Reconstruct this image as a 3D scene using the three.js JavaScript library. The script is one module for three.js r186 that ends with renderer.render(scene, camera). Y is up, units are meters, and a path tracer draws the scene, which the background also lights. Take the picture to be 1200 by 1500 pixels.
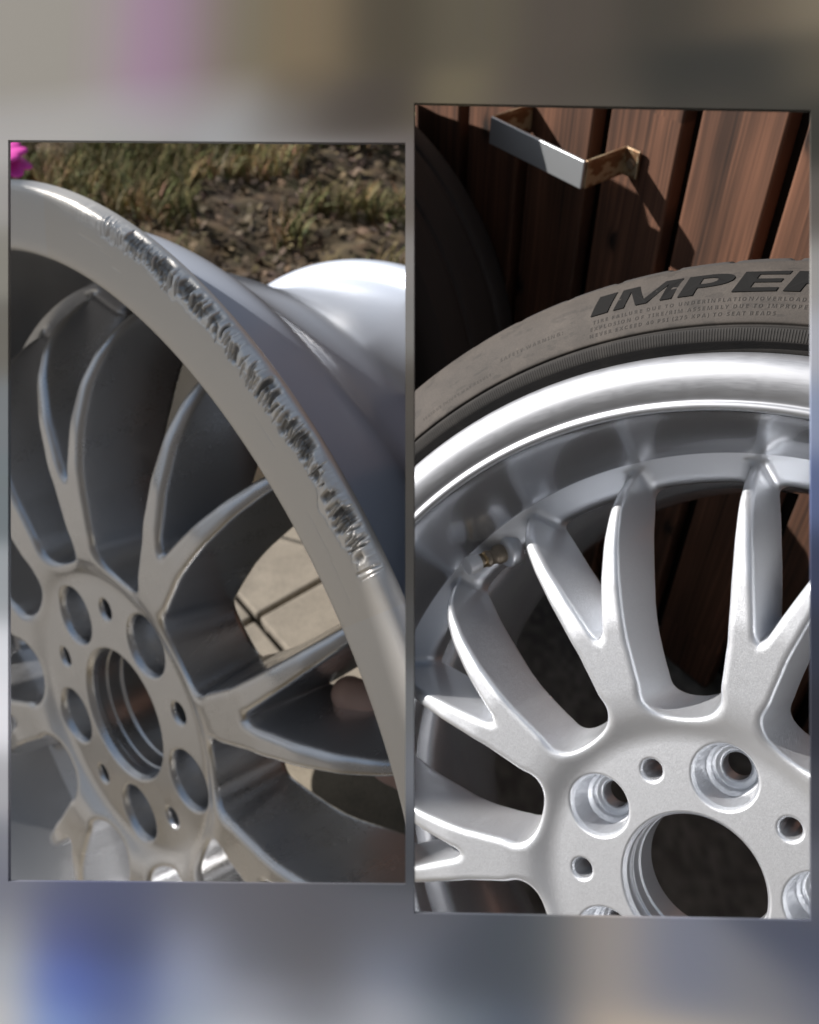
import * as THREE from 'three';
import { edgeTable, triTable } from 'three/addons/objects/MarchingCubes.js';
import { RoundedBoxGeometry } from 'three/addons/geometries/RoundedBoxGeometry.js';
import { mergeGeometries, mergeVertices } from 'three/addons/utils/BufferGeometryUtils.js';
import { FontLoader } from 'three/addons/loaders/FontLoader.js';
import { TextGeometry } from 'three/addons/geometries/TextGeometry.js';

// ---------------------------------------------------------------- camera, sky, sun, exposure
const W = 1200, H = 1500, FOV = 58, F = 750 / Math.tan(THREE.MathUtils.degToRad(FOV / 2));
const EYE = 1.375, PITCH = THREE.MathUtils.degToRad(44);
const scene = new THREE.Scene();
const camera = new THREE.PerspectiveCamera(FOV, 0.8, 0.02, 60);
camera.position.set(0, EYE, 0); camera.rotation.x = -PITCH; camera.updateMatrixWorld(true);
camera.focus = 0.42; camera.userData.fStop = 12;
scene.add(camera);
const VIEW = camera.matrixWorld.clone();
const SUNC = new THREE.Vector3(-0.811, 0.582, 0.14).normalize();
const SUN = SUNC.clone().transformDirection(VIEW);
{ // a pale, thinly veiled afternoon sky, brighter towards the sun
  const w = 512, h = 256, d = new Float32Array(w * h * 4), v = new THREE.Vector3();
  for (let j = 0; j < h; j++) for (let i = 0; i < w; i++) {
    const el = ((j + 0.5) / h - 0.5) * Math.PI, az = ((i + 0.5) / w - 0.5) * 2 * Math.PI; v.set(Math.cos(el) * Math.cos(az), Math.sin(el), Math.cos(el) * Math.sin(az));
    const u = Math.max(0, v.y), t = Math.pow(u, 0.55), g = Math.exp((v.dot(SUN) - 1) * 7), o = (j * w + i) * 4, k = v.y < 0 ? 0.08 : 0.21;
    d[o] = k * (0.95 - 0.52 * t + 0.8 * g); d[o + 1] = k * (0.97 - 0.38 * t + 0.74 * g); d[o + 2] = k * (1.0 - 0.16 * t + 0.66 * g); d[o + 3] = 1;
  }
  const sky = new THREE.DataTexture(d, w, h, THREE.RGBAFormat, THREE.FloatType); sky.mapping = THREE.EquirectangularReflectionMapping; sky.magFilter = sky.minFilter = THREE.LinearFilter; sky.needsUpdate = true; scene.background = sky; scene.environment = sky;
}
const sun = new THREE.DirectionalLight(0xfff9f3, 5);
sun.position.copy(SUN).multiplyScalar(6); sun.castShadow = true; sun.shadow.radius = 1.2;
Object.assign(sun.shadow.camera, { left: -3, right: 3, top: 3, bottom: -3, near: 0.1, far: 14 });
sun.shadow.mapSize.set(4096, 4096); scene.add(sun, sun.target);
const renderer = new THREE.WebGLRenderer({ antialias: true });
renderer.toneMapping = THREE.LinearToneMapping; renderer.toneMappingExposure = 1.6;
renderer.shadowMap.enabled = true; renderer.setSize(819, 1024);

// ---------------------------------------------------------------- helpers
let seed = 7; const rnd = () => { seed = (seed * 1664525 + 1013904223) >>> 0; return seed / 4294967296; };
const rr = (a, b) => a + (b - a) * rnd();
const lerp = (a, b, t) => a + (b - a) * t, clamp = (x, a = 0, b = 1) => Math.min(b, Math.max(a, x));
const sst = (a, b, x) => { const t = clamp((x - a) / (b - a)); return t * t * (3 - 2 * t); };
const smin = (a, b, k) => { const h = Math.max(k - Math.abs(a - b), 0) / k; return Math.min(a, b) - h * h * k * 0.25; };
const smax = (a, b, k) => -smin(-a, -b, k);
const poly = (pts, x) => { if (x <= pts[0][0]) return pts[0][1]; for (let i = 1; i < pts.length; i++) if (x <= pts[i][0]) return lerp(pts[i - 1][1], pts[i][1], (x - pts[i - 1][0]) / (pts[i][0] - pts[i - 1][0])); return pts[pts.length - 1][1]; };
const used = {};
const numbered = (n) => { const k = used[n] = (used[n] ?? -1) + 1; return k ? `${n}_${String(k).padStart(3, '0')}` : n; };
function thing(name, label, category, group) { const o = new THREE.Group(); o.name = numbered(name); o.userData = { label, category }; if (group) o.userData.group = group; scene.add(o); return o; }
function part(name, geo, mat, parent, label) { if (!geo) return null; const m = new THREE.Mesh(geo, mat); m.name = name; m.castShadow = m.receiveShadow = true; if (label) m.userData.label = label; parent.add(m); return m; }
function struct(name, geo, mat, parent) { const m = part(name, geo, mat, parent ?? scene); if (!parent) m.userData.kind = 'structure'; return m; }
// hashed value noise
const h2 = (x, y, s) => { let n = Math.imul(x, 374761393) ^ Math.imul(y, 668265263) ^ Math.imul(s, 2147483647 - 99991); n = Math.imul(n ^ (n >>> 13), 1274126177); return ((n ^ (n >>> 16)) >>> 0) / 4294967296; };
function noise(x, y, p, s) { // period p
  const xi = Math.floor(x), yi = Math.floor(y), fx = x - xi, fy = y - yi, u = fx * fx * (3 - 2 * fx), v = fy * fy * (3 - 2 * fy), m = (a) => ((a % p) + p) % p;
  return lerp(lerp(h2(m(xi), m(yi), s), h2(m(xi + 1), m(yi), s), u), lerp(h2(m(xi), m(yi + 1), s), h2(m(xi + 1), m(yi + 1), s), u), v);
}
const fbm = (x, y, p, s, o = 4) => { let a = 0, w = 0.5, t = 0; for (let i = 0; i < o; i++) { a += w * noise(x, y, p, s + i); t += w; x *= 2; y *= 2; p *= 2; w *= 0.5; } return a / t; };
function tex(w, h, fn, srgb = true) {
  const d = new Uint8Array(w * h * 4);
  for (let j = 0; j < h; j++) for (let i = 0; i < w; i++) { const c = fn(i / w, j / h, i, j), o = (j * w + i) * 4; for (let k = 0; k < 3; k++) d[o + k] = clamp(c[k] ?? c[0], 0, 1) * 255; d[o + 3] = 255; }
  const t = new THREE.DataTexture(d, w, h, THREE.RGBAFormat); t.magFilter = t.minFilter = THREE.LinearFilter; t.wrapS = t.wrapT = THREE.RepeatWrapping; if (srgb) t.colorSpace = THREE.SRGBColorSpace; t.needsUpdate = true; return t;
}
const grey = (w, h, fn) => tex(w, h, (u, v, i, j) => { const g = fn(u, v, i, j); return [g, g, g]; }, false);
// a triangle soup cut by the upright plane x = 0 (side +1 keeps the right, -1 the left)
function cut(geo, world, side) {
  const g0 = geo, pos = g0.attributes.position, v = new THREE.Vector3(), n = pos.count, d = new Float32Array(n);
  let inn = 0; for (let i = 0; i < n; i++) { d[i] = v.fromBufferAttribute(pos, i).applyMatrix4(world).x * side; if (d[i] > 0) inn++; }
  if (inn === n) return geo; if (inn === 0) return null;
  const names = Object.keys(g0.attributes), idx = g0.index ? g0.index.array : [...Array(n).keys()], out = {}, sz = {};
  for (const k of names) { out[k] = Array.from(g0.attributes[k].array); sz[k] = g0.attributes[k].itemSize; }
  let count = n; const ni = [], memo = new Map();
  const mid = (a, b) => { const key = a < b ? a * n + b : b * n + a; if (memo.has(key)) return memo.get(key); const t = d[a] / (d[a] - d[b]); for (const k of names) for (let c = 0; c < sz[k]; c++) out[k].push(lerp(out[k][a * sz[k] + c], out[k][b * sz[k] + c], t)); memo.set(key, count); return count++; };
  for (let t = 0; t < idx.length; t += 3) {
    const tri = [idx[t], idx[t + 1], idx[t + 2]], ins = tri.map((q) => d[q] > 0), c = ins.filter(Boolean).length;
    if (c === 3) ni.push(...tri); else if (c) {
      const pl = []; for (let e = 0; e < 3; e++) { const a = tri[e], b = tri[(e + 1) % 3]; if (d[a] > 0) pl.push(a); if ((d[a] > 0) !== (d[b] > 0)) pl.push(mid(a, b)); }
      for (let e = 1; e < pl.length - 1; e++) ni.push(pl[0], pl[e], pl[e + 1]);
    }
  }
  const g = new THREE.BufferGeometry(), map = new Int32Array(count).fill(-1); let m = 0; const order = [];
  for (let i = 0; i < ni.length; i++) { if (map[ni[i]] < 0) { map[ni[i]] = m++; order.push(ni[i]); } ni[i] = map[ni[i]]; }
  for (const k of names) { const a = new Float32Array(m * sz[k]); order.forEach((o, i) => { for (let c = 0; c < sz[k]; c++) a[i * sz[k] + c] = out[k][o * sz[k] + c]; }); g.setAttribute(k, new THREE.BufferAttribute(a, sz[k])); }
  g.setIndex(ni); return g;
}
// field (negative inside) meshed on a curved grid
function meshField(n, at, field, grad = 2e-4, uvOf) {
  const [a, b, c] = n, sx = 1, sy = a, sz = a * b, N = a * b * c, val = new Float32Array(N), P = new Float32Array(N * 3);
  for (let k = 0, q = 0; k < c; k++) for (let j = 0; j < b; j++) for (let i = 0; i < a; i++, q++) { const p = at(i, j, k); P[q * 3] = p[0]; P[q * 3 + 1] = p[1]; P[q * 3 + 2] = p[2]; val[q] = field(p[0], p[1], p[2]); }
  const pos = [], idx = [], memo = new Map();
  const vert = (q, ax) => { const key = q * 3 + ax; let r = memo.get(key); if (r !== undefined) return r; const q2 = q + [sx, sy, sz][ax], t = val[q] / (val[q] - val[q2]); for (let e = 0; e < 3; e++) pos.push(lerp(P[q * 3 + e], P[q2 * 3 + e], t)); r = pos.length / 3 - 1; memo.set(key, r); return r; };
  const E = new Int32Array(12);
  for (let k = 0; k < c - 1; k++) for (let j = 0; j < b - 1; j++) for (let i = 0; i < a - 1; i++) {
    const q = i + j * sy + k * sz; let m = 0;
    if (val[q] < 0) m |= 1; if (val[q + sx] < 0) m |= 2; if (val[q + sy] < 0) m |= 8; if (val[q + sx + sy] < 0) m |= 4;
    if (val[q + sz] < 0) m |= 16; if (val[q + sz + sx] < 0) m |= 32; if (val[q + sz + sy] < 0) m |= 128; if (val[q + sz + sx + sy] < 0) m |= 64;
    // corner order of the tables: q, q+x, q+x+y, q+y, then the same one layer up
    const bits = edgeTable[m]; if (!bits) continue;
    if (bits & 1) E[0] = vert(q, 0); if (bits & 2) E[1] = vert(q + sx, 1); if (bits & 4) E[2] = vert(q + sy, 0); if (bits & 8) E[3] = vert(q, 1);
    if (bits & 16) E[4] = vert(q + sz, 0); if (bits & 32) E[5] = vert(q + sx + sz, 1); if (bits & 64) E[6] = vert(q + sy + sz, 0); if (bits & 128) E[7] = vert(q + sz, 1);
    if (bits & 256) E[8] = vert(q, 2); if (bits & 512) E[9] = vert(q + sx, 2); if (bits & 1024) E[10] = vert(q + sx + sy, 2); if (bits & 2048) E[11] = vert(q + sy, 2);
    for (let t = m << 4; triTable[t] !== -1; t += 3) idx.push(E[triTable[t]], E[triTable[t + 1]], E[triTable[t + 2]]);
  }
  const V = pos.length / 3, nor = new Float32Array(V * 3), uv = new Float32Array(V * 2), h = grad;
  for (let i = 0; i < V; i++) {
    const x = pos[i * 3], y = pos[i * 3 + 1], z = pos[i * 3 + 2];
    let gx = field(x + h, y, z) - field(x - h, y, z), gy = field(x, y + h, z) - field(x, y - h, z), gz = field(x, y, z + h) - field(x, y, z - h); const l = Math.hypot(gx, gy, gz) || 1;
    nor.set([gx / l, gy / l, gz / l], i * 3); uv.set(uvOf ? uvOf(x, y, z) : [x / 0.075 + z * 4, y / 0.075 + z * 5], i * 2);
  }
  // wind the faces along the normals
  let s = 0; const A = new THREE.Vector3(), B = new THREE.Vector3(), C = new THREE.Vector3();
  for (let t = 0; t < Math.min(idx.length, 3000); t += 3) { A.fromArray(pos, idx[t] * 3); B.fromArray(pos, idx[t + 1] * 3).sub(A); C.fromArray(pos, idx[t + 2] * 3).sub(A); B.cross(C); s += B.x * nor[idx[t] * 3] + B.y * nor[idx[t] * 3 + 1] + B.z * nor[idx[t] * 3 + 2]; }
  if (s < 0) for (let t = 0; t < idx.length; t += 3) [idx[t + 1], idx[t + 2]] = [idx[t + 2], idx[t + 1]];
  const g = new THREE.BufferGeometry(); g.setAttribute('position', new THREE.Float32BufferAttribute(pos, 3)); g.setAttribute('normal', new THREE.BufferAttribute(nor, 3)); g.setAttribute('uv', new THREE.BufferAttribute(uv, 2)); g.setIndex(idx); return g;
}
const chaikin = (p, n = 2, closed = false) => { for (let k = 0; k < n; k++) { const q = []; if (!closed) q.push(p[0]); for (let i = 0; i < p.length - (closed ? 0 : 1); i++) { const a = p[i], b = p[(i + 1) % p.length]; q.push([lerp(a[0], b[0], 0.25), lerp(a[1], b[1], 0.25)], [lerp(a[0], b[0], 0.75), lerp(a[1], b[1], 0.75)]); } if (!closed) q.push(p[p.length - 1]); p = q; } return p; };
// turn a profile of [r, z] round the z axis; disp(angle, i, s) moves a point along its normal
function turned(prof, angles, { closed = false, disp, uvOf } = {}) {
  const n = prof.length, A = angles.length, pos = [], uv = [], idx = [], L = [0], nn = [];
  for (let i = 1; i < n; i++) L.push(L[i - 1] + Math.hypot(prof[i][0] - prof[i - 1][0], prof[i][1] - prof[i - 1][1]));
  for (let i = 0; i < n; i++) { const p = prof[closed ? (i + n - 1) % n : Math.max(0, i - 1)], q = prof[closed ? (i + 1) % n : Math.min(n - 1, i + 1)], dx = q[0] - p[0], dz = q[1] - p[1], l = Math.hypot(dx, dz) || 1; nn.push([dz / l, -dx / l]); }
  for (let j = 0; j < A; j++) for (let i = 0; i < n; i++) { const a = angles[j], d = disp ? disp(a, i, L[i], prof[i]) : 0, r = prof[i][0] + nn[i][0] * d, z = prof[i][1] + nn[i][1] * d; pos.push(r * Math.cos(a), r * Math.sin(a), z); uv.push(...(uvOf ? uvOf(a, r, z, L[i]) : [a * 2.4, L[i] / 0.1])); }
  const m = closed ? n : n - 1;
  for (let j = 0; j < A - 1; j++) for (let i = 0; i < m; i++) { const i2 = (i + 1) % n, p = j * n + i, q = j * n + i2, r = p + n, s = q + n; idx.push(p, r, q, q, r, s); }
  const g = new THREE.BufferGeometry(); g.setAttribute('position', new THREE.Float32BufferAttribute(pos, 3)); g.setAttribute('uv', new THREE.Float32BufferAttribute(uv, 2)); g.setIndex(idx);
  if (disp) g.computeVertexNormals(); else { const no = []; for (let j = 0; j < A; j++) for (let i = 0; i < n; i++) no.push(nn[i][0] * Math.cos(angles[j]), nn[i][0] * Math.sin(angles[j]), nn[i][1]); g.setAttribute('normal', new THREE.Float32BufferAttribute(no, 3)); }
  return g;
}
const ring = (n, a0 = 0, a1 = Math.PI * 2) => Array.from({ length: n + 1 }, (_, i) => a0 + (a1 - a0) * i / n);
// a sight line of the photograph's camera, for surveying where things stand
const sight = (px, py) => new THREE.Vector3((px - W / 2) / F, (H / 2 - py) / F, -1).applyMatrix3(new THREE.Matrix3().setFromMatrix4(VIEW));
const onPlane = (px, py, n, p0) => { const d = sight(px, py), e = camera.position; return d.multiplyScalar(n.clone().dot(p0.clone().sub(e)) / n.dot(d)).add(e); };
const onGround = (px, py, y) => onPlane(px, py, new THREE.Vector3(0, 1, 0), new THREE.Vector3(0, y, 0));

// ---------------------------------------------------------------- materials
const flake = tex(512, 512, (u, v, i, j) => [0.5 + (h2(i, j, 1) - 0.5) * 0.5, 0.5 + (h2(i, j, 2) - 0.5) * 0.5, 1], false);
const M = {};
M.silver = new THREE.MeshPhysicalMaterial({ color: new THREE.Color(0.79, 0.815, 0.855), metalness: 0.86, roughness: 0.48, clearcoat: 0.85, clearcoatRoughness: 0.07, normalMap: flake, normalScale: new THREE.Vector2(0.25, 0.25), clearcoatNormalScale: new THREE.Vector2(0, 0) });
M.shadedSilver = new THREE.MeshPhysicalMaterial({ color: new THREE.Color(0.7, 0.71, 0.73), metalness: 0.97, roughness: 0.3, clearcoat: 0.8, clearcoatRoughness: 0.05, normalMap: flake, normalScale: new THREE.Vector2(0.12, 0.12), clearcoatNormalScale: new THREE.Vector2(0, 0) });  // the silver again, set darker to stand in for shade on the left rim
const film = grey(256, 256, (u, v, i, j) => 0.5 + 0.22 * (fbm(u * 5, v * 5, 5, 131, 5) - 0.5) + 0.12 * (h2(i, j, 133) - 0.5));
M.shadedSilver.roughnessMap = film; M.shadedSilver.roughness = 0.64;
M.dullBarrel = new THREE.MeshPhysicalMaterial({ color: new THREE.Color(0.3, 0.305, 0.315), metalness: 0.6, roughness: 0.42, clearcoat: 0.3, clearcoatRoughness: 0.2 });
const brush = grey(256, 512, (u, v, i, j) => 0.5 + 0.12 * noise(u * 8, v * 256, 256, 3) + 0.08 * fbm(u * 6, v * 6, 6, 5));
brush.repeat.set(3, 1);
M.polished = new THREE.MeshPhysicalMaterial({ color: new THREE.Color(0.44, 0.455, 0.485), metalness: 0.9, roughness: 0.9, roughnessMap: brush, clearcoat: 0.35, clearcoatRoughness: 0.12 });
M.barrel = new THREE.MeshPhysicalMaterial({ color: new THREE.Color(0.76, 0.78, 0.82), metalness: 0.8, roughness: 0.22, clearcoat: 1, clearcoatRoughness: 0.03 });
M.lipPaint = new THREE.MeshPhysicalMaterial({ color: new THREE.Color(0.78, 0.77, 0.75), metalness: 0.6, roughness: 0.42, clearcoat: 0.4, clearcoatRoughness: 0.25, normalMap: flake, normalScale: new THREE.Vector2(0.1, 0.1) });
M.lipScraped = M.lipPaint.clone(); M.lipScraped.vertexColors = true;
M.barrelOuter = new THREE.MeshPhysicalMaterial({ color: new THREE.Color(0.47, 0.52, 0.61), metalness: 0.15, roughness: 0.42, clearcoat: 0.5, clearcoatRoughness: 0.2 });  // bluish base colour stands in for sky reflected on the barrel
M.steel = new THREE.MeshStandardMaterial({ color: new THREE.Color(0.55, 0.56, 0.58), metalness: 0.9, roughness: 0.35 });
M.brass = new THREE.MeshStandardMaterial({ color: new THREE.Color(0.42, 0.3, 0.16), metalness: 0.9, roughness: 0.4 });
M.darkMetal = new THREE.MeshStandardMaterial({ color: new THREE.Color(0.3, 0.25, 0.19), metalness: 0.55, roughness: 0.4 });
M.cap = new THREE.MeshStandardMaterial({ color: new THREE.Color(0.85, 0.86, 0.88), metalness: 0.15, roughness: 0.4 });
M.rubber = new THREE.MeshStandardMaterial({ color: new THREE.Color(0.045, 0.042, 0.04), roughness: 0.75 });
M.blackRubber = new THREE.MeshPhysicalMaterial({ color: new THREE.Color(0.008, 0.008, 0.008), roughness: 0.85, specularIntensity: 0.4 });

// ---------------------------------------------------------------- the printed backdrop board with its two openings
const BN = new THREE.Vector3(-0.2, 0.1, 0.97).normalize(), B0 = new THREE.Vector3(0, 0, -0.3), BX = new THREE.Vector3(0, 1, 0).cross(BN).normalize(), BY = BN.clone().cross(BX);
const bp = (px, py) => { const d = new THREE.Vector3((px - 600) / F, (750 - py) / F, -1); d.multiplyScalar(BN.dot(B0) / BN.dot(d)).sub(B0); return new THREE.Vector2(d.dot(BX), d.dot(BY)); };
{
  const S = [[0,0,146,141,128],[85,0,150,138,135],[170,0,152,122,142],[230,0,140,118,128],[300,0,115,105,88],[440,0,116,101,75],[560,0,70,62,45],[700,0,84,77,60],[850,0,72,64,54],[1000,0,60,55,45],[1100,0,86,77,62],[1200,0,116,106,86],
  [0,50,158,154,147],[85,50,160,155,150],[170,50,156,142,149],[230,50,148,136,139],[300,50,136,128,120],[440,50,100,88,68],
  [0,100,166,163,156],[150,100,160,157,153],[300,100,151,150,147],[400,100,113,108,100],[500,100,74,66,57],[560,100,65,57,47],[680,100,101,92,70],[800,100,74,66,56],[900,100,67,61,51],[1000,100,44,43,37],[1100,100,47,46,40],[1200,100,80,74,60],
  [0,200,150,147,140],[100,200,139,137,130],[200,200,122,120,114],[300,200,166,164,161],[400,200,173,172,170],[500,200,150,149,148],[590,200,114,107,103],[603,200,95,88,82],[750,150,86,78,66],[900,150,76,70,60],[1050,150,58,54,46],[1195,190,48,47,40],
  [0,300,126,123,111],[0,450,98,95,85],[0,560,110,115,115],[0,700,105,114,115],[0,850,150,155,155],[0,950,215,217,217],[0,1050,226,226,226],[0,1150,166,166,166],[0,1250,120,122,128],
  [1200,300,90,85,78],[1200,400,150,148,142],[1200,500,170,172,176],[1200,600,135,145,166],[1200,700,85,98,131],[1200,800,50,58,82],[1200,900,42,48,62],[1200,1000,35,38,48],[1200,1100,60,62,70],[1200,1200,85,88,95],[1200,1300,74,79,94],
  [600,250,101,94,86],[600,350,130,126,120],[600,450,120,118,112],[600,550,75,70,62],[600,650,65,62,56],[600,800,60,58,54],[600,900,70,70,68],[600,1000,100,102,102],[600,1100,105,108,112],[600,1200,65,68,72],
  [0,1310,112,114,123],[100,1310,85,90,115],[200,1310,80,85,108],[300,1310,99,101,111],[400,1310,94,94,99],[500,1310,88,88,92],[600,1310,92,94,100],
  [0,1360,141,143,146],[100,1360,82,90,130],[200,1360,72,80,110],[300,1360,126,131,146],[400,1360,100,102,108],[500,1360,95,95,98],[600,1360,111,116,126],[700,1360,75,80,88],[800,1360,75,80,85],[900,1360,146,139,131],[1000,1360,121,123,131],[1100,1360,121,121,123],[1200,1360,95,98,110],
  [0,1430,165,168,170],[100,1430,90,108,165],[200,1430,85,98,140],[300,1430,140,148,165],[400,1430,140,143,150],[500,1430,121,123,127],[600,1430,151,154,159],[700,1430,111,119,126],[800,1430,85,92,102],[900,1430,176,163,146],[1000,1430,196,181,156],[1100,1430,166,161,151],[1200,1430,125,122,122],
  [0,1500,186,186,183],[100,1500,118,140,186],[200,1500,105,118,155],[300,1500,156,166,176],[400,1500,191,196,199],[500,1500,186,191,193],[600,1500,181,184,186],[700,1500,160,166,170],[800,1500,111,116,121],[900,1500,131,131,131],[1000,1500,191,179,161],[1100,1500,196,186,169],[1200,1500,150,142,135]];
  const blend = (x, y) => { let w = 0; const c = [0, 0, 0]; for (const s of S) { const k = Math.exp(-((x - s[0]) ** 2 / 5000 + (y - s[1]) ** 2 / 2200)); w += k; for (let e = 0; e < 3; e++) c[e] += k * s[2 + e]; } return c.map((q) => q / w); };
  const want = S.map((s) => s.slice(2)); for (let n = 0; n < 3; n++) { const got = S.map((s) => blend(s[0], s[1])); S.forEach((s, i) => { for (let e = 0; e < 3; e++) s[2 + e] = clamp(s[2 + e] + 0.5 * (want[i][e] - got[i][e]), 10, 250); }); }
  const print = tex(300, 375, (u, v) => blend(clamp(lerp(-12, 1212, u), 0, 1200), clamp(lerp(1512, -12, v), 0, 1500)).map((q) => q / 255));
  print.wrapS = print.wrapT = THREE.ClampToEdgeWrapping;
  const sh = new THREE.Shape([bp(-12, -12), bp(-12, 1512), bp(1212, 1512), bp(1212, -12)]);
  for (const q of [[[12, 205], [594, 209], [594, 1296], [12, 1291]], [[606.5, 150.5], [1188, 161], [1188, 1349], [606.5, 1338]]]) sh.holes.push(new THREE.Path(q.map((p) => bp(...p))));
  const g = new THREE.ExtrudeGeometry(sh, { depth: 0.0016, bevelEnabled: false }), p = g.attributes.position, uv = g.attributes.uv, a = bp(-12, 1512), b = bp(1212, -12);
  for (let i = 0; i < p.count; i++) uv.setXY(i, (p.getX(i) - a.x) / (b.x - a.x), (p.getY(i) - a.y) / (b.y - a.y));
  const m = struct('backdrop_board', g, new THREE.MeshStandardMaterial({ map: print, roughness: 0.95, color: new THREE.Color(0.9, 0.925, 1.0) }));
  m.userData.label = 'flat board with a blurred grey, brown and blue print and two upright openings';
  m.applyMatrix4(VIEW.clone().multiply(new THREE.Matrix4().makeBasis(BX, BY, BN).setPosition(B0.clone().addScaledVector(BN, -0.0016))));
}

// ---------------------------------------------------------------- ground
const paverMap = tex(256, 256, (u, v, i, j) => { const g = 0.54 + 0.1 * (fbm(u * 8, v * 8, 8, 11) - 0.5) + 0.12 * (h2(i, j, 12) - 0.5) - (h2(i, j, 13) > 0.985 ? 0.16 : 0); return [g, g * 0.955, g * 0.88]; });
const soilMap = tex(256, 256, (u, v, i, j) => { const g = 0.26 + 0.25 * (fbm(u * 10, v * 10, 10, 21) - 0.5) + 0.12 * (h2(i, j, 22) - 0.5), k = fbm(u * 5, v * 5, 5, 27); return [g * 1.02, g * (0.78 + 0.2 * k), g * 0.62]; });
{
  const g = new THREE.PlaneGeometry(14, 14, 1, 1).rotateX(-Math.PI / 2); g.attributes.uv.array.forEach((_, i, a) => a[i] *= 28);
  const gr = struct('ground', g, new THREE.MeshStandardMaterial({ map: soilMap, roughness: 1 }));
  gr.position.set(0, -0.036, -1);
  const yard = struct('bounce_paving', new THREE.BoxGeometry(5, 0.03, 3.6).translate(-3.55, -0.02, -0.2), new THREE.MeshStandardMaterial({ map: paverMap, color: new THREE.Color(0.76, 0.78, 0.82), roughness: 0.95 }));  // added out of view to bounce sunlight onto the left rim face
  yard.userData.label = 'grey paving added out of view to the left to reflect sunlight';
  // pavers, each laid by itself
  const pv = new THREE.Group(); pv.name = 'paved_ground'; pv.userData = { kind: 'structure', label: 'sunlit beige concrete pavers under the bare rim' }; scene.add(pv);
  const sz = 0.283, gap = 0.011, geos = [0, 1, 2].map((k) => { const q = new RoundedBoxGeometry(sz - gap, 0.05, sz - gap, 2, 0.006), u = q.attributes.uv; for (let i = 0; i < u.count; i++) u.setXY(i, q.attributes.position.getX(i) / 0.3 + k * 0.37, q.attributes.position.getZ(i) / 0.3 + k * 0.21); return q; });
  const mats = [[0.98, 0.96, 0.92], [0.9, 0.88, 0.85], [1, 0.97, 0.9]].map((c) => new THREE.MeshStandardMaterial({ map: paverMap, color: new THREE.Color(...c), roughness: 0.95 }));
  const A = onGround(410, 884, 0), U = new THREE.Vector3(0.78, 0, -0.62).normalize(), V = new THREE.Vector3(0.62, 0, 0.78).normalize(), B = onGround(362, 890, 0);
  for (let r = -5; r < 6; r++) for (let c = -6; c < 7; c++) {
    const off = (((r % 2) + 2) % 2) * 0.5, base = A.clone().addScaledVector(V, (r + 0.5) * sz);
    const du = B.clone().sub(A).dot(U), p = base.addScaledVector(U, du + (c + 0.5 + (r === -1 ? 0 : off)) * sz);
    if (p.z < -1.42 || p.x < -0.9 || p.x > 0.28 || p.z > 0.1) continue;
    const m = part(numbered('paver'), geos[Math.floor(rnd() * 3)], mats[Math.floor(rnd() * 3)], pv); m.position.set(p.x, -0.025 + rr(-0.0015, 0.0015), p.z); m.rotation.y = Math.atan2(-U.z, U.x) + rr(-0.004, 0.004);
  }
}

// ---------------------------------------------------------------- wheels
const POSE = {
  left: { w: [0.27077715618558534, -0.7592124982476364, 0.003473035486429378], t: [-0.15294928528744373, -0.1080783974465526, -0.49231790451484414], ph: -0.359, s: 1.95, side: -1 },
  right: { w: [-0.06403218851728193, -0.5728571719178542, 0.16867873973620507], t: [0.1440663077520238, -0.19076189206637265, -0.46987533602563125], ph: 1.1332, s: 1, side: 1 },
};
const poseMatrix = (p) => { const v = new THREE.Vector3(...p.w), a = v.length(); return VIEW.clone().multiply(new THREE.Matrix4().compose(new THREE.Vector3(...p.t).multiplyScalar(p.s), new THREE.Quaternion().setFromAxisAngle(v.normalize(), a), new THREE.Vector3(p.s, p.s, p.s))); };
const hitWheel = (p, px, py, z) => { const inv = poseMatrix(p).invert(), o = camera.position.clone().applyMatrix4(inv), d = camera.position.clone().add(sight(px, py)).applyMatrix4(inv).sub(o); return o.addScaledVector(d, (z - o.z) / d.z); };
const S36 = Math.PI / 5;
const zt0 = (r) => poly([[0, 0], [0.076, 0], [0.08, 0.0012], [0.086, 0.0048], [0.091, 0.0066], [0.1, 0.0079], [0.138, 0.0102], [0.16, 0.0085], [0.18, 0.0035], [0.195, -0.0045], [0.205, -0.014], [0.212, -0.025], [0.217, -0.0345], [0.22, -0.042], [0.225, -0.06]], r);
const zb0 = (r) => poly([[0, -0.04], [0.08, -0.038], [0.1, -0.032], [0.14, -0.034], [0.18, -0.045], [0.212, -0.06], [0.23, -0.064]], r);
const lut = (f, w) => { const n = 520, t = new Float32Array(n); for (let i = 0; i < n; i++) { let a = 0; for (let k = -12; k <= 12; k++) a += f(Math.max(0, i * 0.0005 + k / 12 * w)); t[i] = a / 25; } return (r) => { const x = Math.min(n - 2, r / 0.0005), i = Math.floor(x); return lerp(t[i], t[i + 1], x - i); }; };
const zt = lut(zt0, 0.004), zb = lut(zb0, 0.006);
const Q = []; for (let i = 0; i <= 6; i++) { const t = i / 6, a = [0.108, 0.0032], m = [0.165, 0.0155], b = [0.2165, 0.0352]; Q.push([(1 - t) ** 2 * a[0] + 2 * t * (1 - t) * m[0] + t * t * b[0], (1 - t) ** 2 * a[1] + 2 * t * (1 - t) * m[1] + t * t * b[1], lerp(0.0069, 0.0012, t)]); }
function seg(x, y, a, b) { const dx = b[0] - a[0], dy = b[1] - a[1], t = clamp(((x - a[0]) * dx + (y - a[1]) * dy) / (dx * dx + dy * dy)); return Math.hypot(x - a[0] - dx * t, y - a[1] - dy * t) - lerp(a[2], b[2], t); }
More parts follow.
